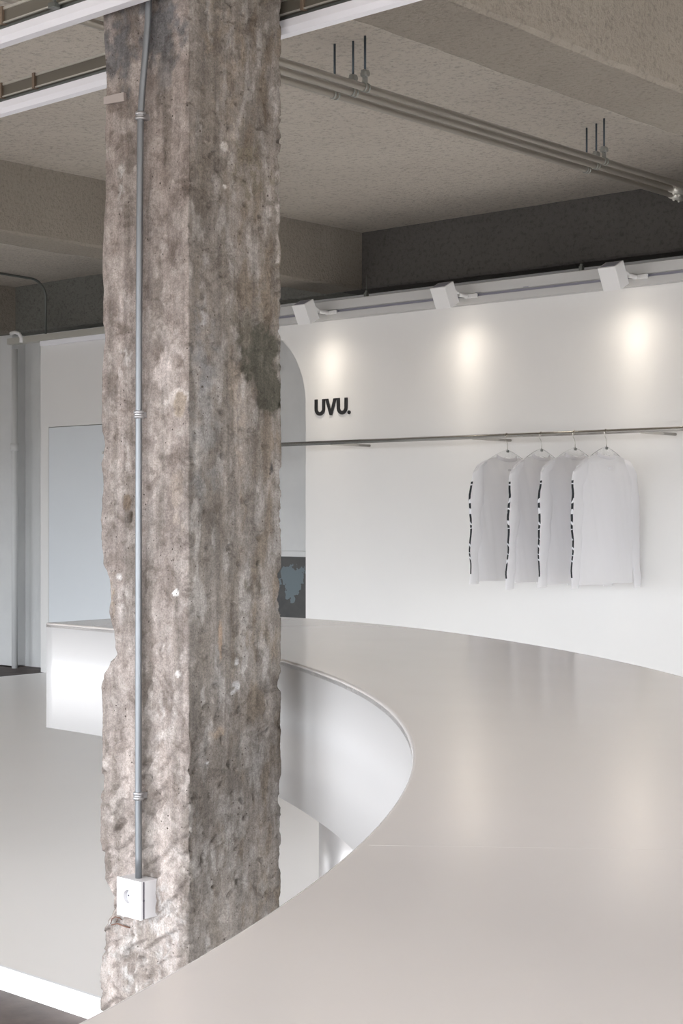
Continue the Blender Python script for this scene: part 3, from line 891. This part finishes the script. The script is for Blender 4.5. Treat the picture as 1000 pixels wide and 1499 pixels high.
def spotlight(px, py, which):
    Yh = 8.15
    c = on_y(px, py, Yh)
    r = tag(empty('track_spotlight', (c.x, c.y, c.z)), which, 'spotlight', 'box spotlights on the display wall track')
    tilt = math.radians(27)
    rot = Matrix.Rotation(tilt, 4, 'X')
    bm = bmesh.new()
    w, d, h = .062, .052, .074
    add_box(bm, (-w, -d, -h), (w, d, h), .002, 2, mat=rot)
    link_mesh('housing', bm, M['white_metal'], r)
    bm = bmesh.new(); add_box(bm, (-w + .012, -d + .012, -h - .001), (w - .012, d - .012, -h + .002), mat=rot)
    link_mesh('lens', bm, M['lens'], r)
    bm = bmesh.new(); add_box(bm, (-.05, -.040, h), (.05, .040, h + .002), mat=rot)
    link_mesh('vent_plate', bm, M['grey_groove'], r)
    bm = bmesh.new()
    p0 = rot @ Vector((.02, d, .035)); 
    add_tube(bm, [p0, (.045, .105, .010)], .012, 12)
    add_tube(bm, [(.045, .09, .010), (.045, .105, .010), (.045, WY - .05 - Yh, .012)], [.014, .015, .013], 12)
    link_mesh('swivel_arm', bm, M['white_metal'], r)
    bm = bmesh.new(); add_box(bm, (.02, WY - .086 - Yh, -.004), (.12, WY - .066 - Yh, .024), .003)
    link_mesh('adapter', bm, M['white_metal'], r)
    ld = bpy.data.lights.new('spot_lamp', 'SPOT'); ld.energy = SPOT_W; ld.color = (1.0, 0.90, 0.77)
    wallwash(ld)
    ld.spot_size = math.radians(160); ld.spot_blend = 1.0; ld.shadow_soft_size = 0.07
    lo = bpy.data.objects.new('spot_lamp', ld); COL.objects.link(lo); lo.parent = r
    lo.location = rot @ Vector((0, 0, -h - .01))
    lo.rotation_euler = (math.radians(4), 0, 0)
    return r
SPOT_W = 5.5
spotlight(447.5, 457, 'white box spotlight on the track nearest the concrete column')
spotlight(651, 432.5, 'white box spotlight in the middle of the display wall track')
spotlight(898, 404, 'white box spotlight furthest right on the display wall track')

# left stretch of tray and linear light above the door
root = tag(empty('cable_tray', (-10.5, WY, CAM_Z + 1.475)), 'grey cable tray with a flat white light above the flush door', 'tray')
tx0 = on_y(13, 490, WY - .04).x
bm = bmesh.new()
add_prism(bm, [(WY + .03, CAM_Z + 1.478), (WY - .06, CAM_Z + 1.478), (WY - .06, CAM_Z + 1.53), (WY - .055, CAM_Z + 1.53), (WY - .055, CAM_Z + 1.482), (WY + .025, CAM_Z + 1.482), (WY + .025, CAM_Z + 1.53), (WY + .03, CAM_Z + 1.53)], tx0, -8.75, 'X')
under(link_mesh('channel', bm, M['galv']), root)
lx0 = on_y(60, 500, WY - .03).x
under(box_obj('light_strip', (lx0, WY - .045, CAM_Z + 1.435), (-8.75, WY - .002, CAM_Z + 1.477), M['led'], bevel=0.004), root)
bm = bmesh.new()
p = on_y(26, 492, WY - .07)
add_tube(bm, [p + Vector((-.10, 0, .03)), p + Vector((-.04, 0, .035)), p + Vector((.02, 0, .02)), p + Vector((.05, 0, -.02)), p + Vector((.05, 0, -.06))], .016, 10)
under(link_mesh('flexible_sleeve', bm, M['white_metal']), root)

# thin dark conduit on the far ceiling, dropping to the tray
Yv = 8.72
a = on_y(67, 470, Yv)
zc = on_y(58, 412, Yv).z
pts = [(a.x, -1.0, zc + .03), (a.x, Yv - .6, zc + .01)]
for k in range(0, 7):
    t = k / 6 * PI / 2
    pts.append((a.x, Yv - .16 + .16 * math.sin(t), zc - .16 * (1 - math.cos(t))))
pts.append((a.x, Yv, CAM_Z + 1.50))
tag(tube_obj('ceiling_conduit', pts, .011, M['galv_dark'], n=8), 'thin dark conduit along the far left ceiling bending down to the tray', 'conduit')
# painted vertical pipe in the far left corner
pc = on_y(19, 650, Y1 - .22)
root = tag(empty('painted_pipe', (pc.x, Y1 - .2, 0)), 'white painted vertical pipe in the far left back corner', 'pipe')
under(tube_obj('pipe_run', [(pc.x, Y1 - .2, 0.0), (pc.x, Y1 - .2, BEAM - .15)], .028, M['old_wall'], n=12), root)
c = on_y(19, 655, Y1 - .2)
under(tube_obj('coupling', [(pc.x, Y1 - .2, c.z - .035), (pc.x, Y1 - .2, c.z + .035)], .040, M['old_wall'], n=12), root)

# ------------------------------------------------------------------ two linear lights under trays, either side of the column
def linear_light(Yf, x0, x1, label, clips, rods):
    zb = CAM_Z + 1.375
    r = tag(empty('linear_light', ((x0 + x1) / 2, Yf, zb)), label, 'ceiling light', 'white linear lights hung under cable trays')
    bm = bmesh.new()
    hw = .028
    prof = [(Yf - hw * .55, zb), (Yf + hw * .55, zb), (Yf + hw, zb + .014), (Yf + hw, zb + .036), (Yf - hw, zb + .036), (Yf - hw, zb + .014)]
    add_prism(bm, prof, x0, x1, 'X')
    under(link_mesh('diffuser', bm, M['led']), r)
    under(box_obj('mounting_rail', (x0, Yf - .02, zb + .0365), (x1, Yf + .02, zb + .048), M['galv_dark']), r)
    bm = bmesh.new()
    z1_, z2_ = zb + .049, zb + .094
    prof = [(Yf - .03, z1_), (Yf + .03, z1_), (Yf + .03, z2_), (Yf + .023, z2_), (Yf + .027, z2_ - .004), (Yf + .027, z1_ + .003), (Yf - .027, z1_ + .003), (Yf - .027, z2_ - .004), (Yf - .020, z2_), (Yf - .03, z2_)]
    prof = [(Yf - .03, z1_), (Yf + .03, z1_), (Yf + .03, z2_), (Yf + .027, z2_), (Yf + .027, z1_ + .003), (Yf - .027, z1_ + .003), (Yf - .027, z2_), (Yf - .03, z2_)]
    add_prism(bm, prof, x0, x1, 'X')
    under(link_mesh('tray', bm, M['tray']), r)
    bm = bmesh.new()
    add_box(bm, (x0, Yf - .034, z2_ - .006), (x1, Yf - .030, z2_ + .002)); add_box(bm, (x0, Yf - .036, z1_ - .001), (x1, Yf - .030, z1_ + .003))
    under(link_mesh('tray_lip', bm, M['galv']), r)
    for x in clips:
        under(box_obj('clip', (x - .006, Yf - .039, z1_ - .003), (x + .006, Yf + .034, z2_ + .004), M['tray_clip']), r)
    for x in rods:
        bm = bmesh.new()
        add_tube(bm, [(x, Yf - .045, z1_), (x, Yf - .045, CEIL)], .005, 8)
        add_box(bm, (x - .022, Yf - .052, z1_ - .012), (x + .006, Yf - .028, z1_ + .004), .002)
        under(link_mesh('hanger_rod', bm, M['galv_dark']), r)
    return r
c1 = [on_y(17, 30, 2.785).x + .62 * k for k in range(-4, 3)]
linear_light(2.785, -7.6, 0.4, 'white linear light under a tray passing in front of the column top', c1, [on_y(84, 10, 2.75).x, on_y(84, 10, 2.75).x - 2.4, -1.2])
c2 = [on_y(14, 140, 3.273).x, on_y(62, 120, 3.273).x] + [on_y(455, 10, 3.273).x + .55 * k for k in (0, 1, 2, 3)] + [on_y(14, 140, 3.273).x - .6]
linear_light(3.273, -7.6, 0.4, 'white linear light under a tray passing behind the column', c2, [-5.6, -1.4])

# ------------------------------------------------------------------ three ceiling pipes on rod hangers
PZ = CAM_Z + 1.872
names = ['rightmost and nearest', 'middle', 'leftmost and furthest']
pipes = []
for i, x in enumerate((-4.53, -4.62, -4.71)):
    r = tag(empty('ceiling_pipe', (x, 3.0, PZ)), '%s of the three parallel grey pipes hung below the ceiling' % names[i], 'pipe', 'parallel pipes under the ceiling')
    under(tube_obj('pipe_run', [(x, Y0, PZ), (x, 8.895, PZ)], .0175, M['pipe'], n=14), r)
    if i > 0:
        yy = on_x(990, 262, x).y
        bm = bmesh.new(); add_tube(bm, [(x, yy - .06, PZ), (x, yy + .06, PZ)], .024, 14)
        add_ball(bm, (x, yy - .03, PZ - .026), .008, 8); add_ball(bm, (x, yy + .03, PZ - .026), .008, 8)
        under(link_mesh('coupling', bm, M['galv']), r)
where = ['near the column', 'near the display wall']
for gi, Yr in enumerate((5.22, 7.2)):
    for i, x in enumerate((-4.53, -4.62, -4.71)):
        y = on_x(((534.5, 517, 490), (884.5, 873, 859))[gi][i], 60, x).y
        r = tag(empty('pipe_hanger', (x, y, CEIL)), 'thin hanger rod with clamp carrying the %s ceiling pipe %s' % (['right', 'middle', 'left'][i], where[gi]), 'pipe hanger', 'rod hangers of the ceiling pipes')
        under(tube_obj('rod', [(x, y, CEIL), (x, y, PZ + .045)], .0052, M['rod'], n=8), r)
        bm = bmesh.new()
        add_tube(bm, [(x, y - .016, PZ), (x, y - .008, PZ)], .0215, 14); add_tube(bm, [(x, y + .008, PZ), (x, y + .016, PZ)], .0215, 14)
        add_box(bm, (x - .004, y - .015, PZ + .015), (x + .004, y + .015, PZ + .05), .002)
        if i < 2:
            add_tube(bm, [(x - .018, y, PZ + .060), (x + .018, y, PZ + .060)], .013, 10); add_box(bm, (x - .012, y - .016, PZ + .05), (x + .012, y + .016, PZ + .078), .003)
        else:
            add_tube(bm, [(x, y, PZ + .02), (x, y, PZ + .05)], .011, 8)
        under(link_mesh('clamp', bm, M['clamp']), r)

# ------------------------------------------------------------------ clothes rail
RY, RZ = 8.01, CAM_Z + 0.478
root = tag(empty('clothes_rail', (-6, RY, RZ)), 'long polished steel clothes rail across the white display wall', 'clothes rail')
under(tube_obj('rail', [(-9.6, RY, RZ), (2.0, RY, RZ)], .0145, M['chrome'], n=20), root)
for k in range(-2, 5):
    x = -7.25 + 1.22 * k
    if x < -9.1 and False: continue
    if -9.08 < x < AX1: continue
    under(tube_obj('bracket', [(x, RY, RZ - .008), (x, WY, RZ - .008)], .0095, M['chrome'], n=12), root)

# ------------------------------------------------------------------ hangers and shirts
def make_hanger():
    r = empty('clothes_hanger')
    bm = bmesh.new()
    # clear plastic hanger body below the rivet at local z -0.095
    P = []
    for k in range(0, 15):
        t = k / 14
        P.append((.205 * t, 0, -.10 - .045 * t - .035 * t * t))
    top = P; n = len(P)
    for sgn in (-1, 1):
        for k in range(n - 1):
            a, b = Vector(top[k]), Vector(top[k + 1])
            h1 = .034 - .012 * k / n; h2 = .034 - .012 * (k + 1) / n
            q = [(a.x * sgn, -.004, a.z + .012), (b.x * sgn, -.004, b.z + .012), (b.x * sgn, -.004, b.z - h2), (a.x * sgn, -.004, a.z - h1)]
            f = [bm.verts.new(p) for p in q]; g = [bm.verts.new((p[0], .004, p[2])) for p in q]
            bm.faces.new(f); bm.faces.new(g[::-1])
            for j in range(4): bm.faces.new((f[j], g[j], g[(j + 1) % 4], f[(j + 1) % 4]))
    bmesh.ops.remove_doubles(bm, verts=bm.verts[:], dist=1e-5)
    link_mesh('hanger_body', bm, M['clear'], r)
    pts = []
    for k in range(15):
        a = math.radians(-20 + 200 * k / 14)
        pts.append((.0165 * math.cos(a), 0, .0165 * math.sin(a) - .001))
    pts = [(.0155, 0, -.006)] + pts[1:]
    pts += [(-.0165, 0, -.012), (-.012, 0, -.026), (.002, 0, -.040), (.008, 0, -.056), (.008, 0, -.098)]
    bm = bmesh.new(); add_tube(bm, pts, .0022, 8)
    link_mesh('hook', bm, M['chrome'], r)
    bm = bmesh.new(); add_tube(bm, [(.008, -.007, -.098), (.008, .007, -.098)], .008, 12)
    link_mesh('rivet', bm, M['galv_dark'], r)
    return r

def ztop(x, near):
    ax = abs(x)
    nw = .095
    if ax < nw:
        t = ax / nw
        drop = .030 if near else .075
        return -.135 - drop * math.sqrt(max(0, 1 - t * t))
    t = (ax - nw) / (.30 - nw)
    return -.135 - .048 * t - .040 * max(0, t) ** 5

def make_shirt(seed):
    r = empty('long_sleeve_shirt')
    rnd = random.Random(seed)
    sx = seed * 3.1
    hem = -.905
    nr, na = 46, 96
    bm = bmesh.new(); rings = []
    for i in range(nr + 1):
        v = i / nr
        w = .292 - .028 * min(1, v * 3.0) + .010 * v
        T = .006 + .020 * min(1, v * 5)
        row = []
        for k in range(na):
            a = 2 * PI * k / na
            ca, sa = math.cos(a), math.sin(a)
            x = w * (abs(ca) ** .75) * (1 if ca > 0 else -1)
            near = sa < 0
            y = T * (abs(sa) ** .6) * (1 if sa > 0 else -1)
            zt = ztop(x, near)
            if abs(x) < .095 and v < .1: y = (.020 if sa > 0 else -.020) * (1 - v) * math.sqrt(max(0, 1 - (x / .095) ** 2)) + y * .3
            z = zt + (hem - zt) * v
            # folds falling from shoulders
            fold = noise.noise(Vector((x * 9 + sx, z * 1.3, sx))) * .014 * v + noise.noise(Vector((x * 22 + z * 4, z * 3, sx + 4))) * .006 * min(1, v * 3)
            y += fold
            if v > .9: z += noise.noise(Vector((x * 7, sx, 0))) * .006
            row.append(bm.verts.new((x, y, z)))
        rings.append(row)
    for a, b in zip(rings[:-1], rings[1:]):
        for k in range(na):
            f = bm.faces.new((a[k], a[(k + 1) % na], b[(k + 1) % na], b[k])); f.smooth = True
    link_mesh('shirt_body', bm, M['cloth'], r)
    # neck rib
    bm = bmesh.new(); pts = []
    for k in range(33):
        a = 2 * PI * k / 32
        x = .095 * math.cos(a); near = math.sin(a) < 0
        y = .021 * math.sin(a)
        pts.append((x, y, -.131 - (.028 if near else .072) * abs(math.sin(a))))
    A = [bm.verts.new((p[0] * .96, p[1] * .9, p[2] + .014)) for p in pts[:-1]]
    B = [bm.verts.new((p[0] * 1.0, p[1] * 1.10, p[2] + .005)) for p in pts[:-1]]
    C_ = [bm.verts.new((p[0] * 1.03, p[1] * 1.15, p[2] - .008)) for p in pts[:-1]]
    for q1, q2 in ((A, B), (B, C_)):
        for k in range(32):
            f = bm.faces.new((q1[k], q1[(k + 1) % 32], q2[(k + 1) % 32], q2[k])); f.smooth = True
    link_mesh('neck_rib', bm, M['rib'], r)
    # sleeves
    for sg in (-1, 1):
        bm = bmesh.new(); rings = []
        ns, nb = 34, 28
        flop = rnd.uniform(-.012, .02)
        for i in range(ns + 1):
            v = i / ns
            cx = sg * (.252 + .030 * math.sin(min(1, v * 2.2) * PI / 2) + (.035 + flop) * v * v)
            cz = -.205 - (.72 + rnd.uniform(-.0005, .0005) + flop * .8) * v
            if v < .12: cz += .0
            hw = .070 - .032 * v + .004 * math.sin(v * 17 + sx)
            th = .012 + .007 * math.sin(min(1, v * 1.4) * PI)
            row = []
            for k in range(nb):
                a = 2 * PI * k / nb
                x = cx + hw * math.cos(a) * sg
                y = th * math.sin(a) - .002
                z = cz
                if v < .2:                       # sleeve head rises towards the shoulder
                    z += (.2 - v) / .2 * (.045 - .05 * (abs(x) - .25) / .07)
                y += noise.noise(Vector((x * 10 + sx, z * 6, sg * 3 + sx))) * .012 + noise.noise(Vector((x * 30, z * 22, sx))) * .004
                x += noise.noise(Vector((sx, z * 7, sg))) * .006
                z = min(z, ztop(min(abs(x), .31), False) - .004)
                row.append(bm.verts.new((x, y, z)))
            rings.append(row)
        for ii, (a, b) in enumerate(zip(rings[:-1], rings[1:])):
            for k in range(nb):
                f = bm.faces.new((a[k], a[(k + 1) % nb], b[(k + 1) % nb], b[k])); f.smooth = True
                ang = (k + .5) / nb * 2 * PI
                # outer edge carries the print
                if math.cos(ang) > (.86 if ii < 24 else .93) and 3 < ii < 31: f.material_index = 1
        bm.faces.new(rings[0])
        link_mesh('sleeve', bm, [M['cloth'], M['print']], r)
    bm = bmesh.new(); add_box(bm, (-.022, -.0305, -.222), (.022, -.0295, -.212))
    o = link_mesh('small_print', bm, M['rib'], r)
    return r

spots = [(742, 'white long-sleeved shirt furthest left on the rail, nearest the wall lettering', -3, 1.05),
         (792, 'second white long-sleeved shirt from the left on the rail', 2, 1.05),
         (841, 'third white long-sleeved shirt from the left, with bold striped sleeve', -2, 1.05),
         (887, 'white long-sleeved shirt at the right end, its whole back in view', 1, 1.09)]
hl = ['clear plastic hanger furthest left on the steel rail', 'second clear plastic hanger from the left on the rail', 'third clear plastic hanger from the left on the rail', 'clear plastic hanger at the right end carrying the fully visible shirt']
for i, (px, lab, rot, sc) in enumerate(spots):
    p = on_y(px, 632, RY)
    h = make_hanger()
    h.location = (p.x, RY, RZ); h.rotation_euler = (0, 0, PI / 2 + math.radians(rot))
    tag(h, hl[i], 'hanger', 'clear hangers on the rail')
    s_ = make_shirt(i + 1)
    s_.location = (p.x, RY, RZ); s_.rotation_euler = (0, 0, PI / 2 + math.radians(rot))
    s_.scale = (sc, 1, 1)
    tag(s_, lab, 'shirt', 'white long-sleeved shirts on the rail')

# ------------------------------------------------------------------ wall lettering
p0 = on_y(461.5, 585, WY); p1 = on_y(461.5, 609, WY)
gx0 = p0.x; gx1 = on_y(513.5, 600, WY).x
H = p0.z - p1.z
root = tag(empty('wall_lettering', ((gx0 + gx1) / 2, WY, p1.z)), 'black letters UVU. on the white display wall above the rail', 'sign')
Wt = gx1 - gx0
sc = Wt / 3.62
def letter_u(x, w, st):
    out = [(x, 1)]; n = 20
    r_ = w / 2
    out = [(x, H)]
    pts = [(x, r_)] + [(x + r_ - r_ * math.cos(PI * k / n), r_ - r_ * math.sin(PI * k / n)) for k in range(1, n)] + [(x + w, r_), (x + w, H), (x + w - st, H)]
    ri = r_ - st
    pts += [(x + w - st, r_)] + [(x + r_ + ri * math.cos(PI * k / n), r_ - ri * math.sin(PI * k / n)) for k in range(1, n)] + [(x + st, r_), (x + st, H)]
    return out + pts
w_u = Wt * .29; st = Wt * .076
shapes = [('letter_u', letter_u(gx0, w_u, st)),
          ('letter_v', None), ('letter_u', letter_u(gx0 + Wt * .628, w_u, st))]
vx = gx0 + Wt * .30; vw = Wt * .315
shapes[1] = ('letter_v', [(vx, H), (vx + vw / 2 - st * .42, 0), (vx + vw / 2 + st * .42, 0), (vx + vw, H), (vx + vw - st * 1.05, H), (vx + vw / 2, st * 1.35), (vx + st * 1.05, H)])
for nm, pts in shapes:
    bm = bmesh.new(); add_prism(bm, [(x, p1.z + z) for x, z in pts], WY - .008, WY + .0, 'Y')
    bmesh.ops.triangulate(bm, faces=[f for f in bm.faces if len(f.verts) > 4])
    under(link_mesh(nm, bm, M['black']), root)
bm = bmesh.new(); c = (gx1 - .012, p1.z + .013)
add_tube(bm, [(c[0], WY - .008, c[1]), (c[0], WY, c[1])], .0135, 20)
under(link_mesh('full_stop', bm, M['black']), root)
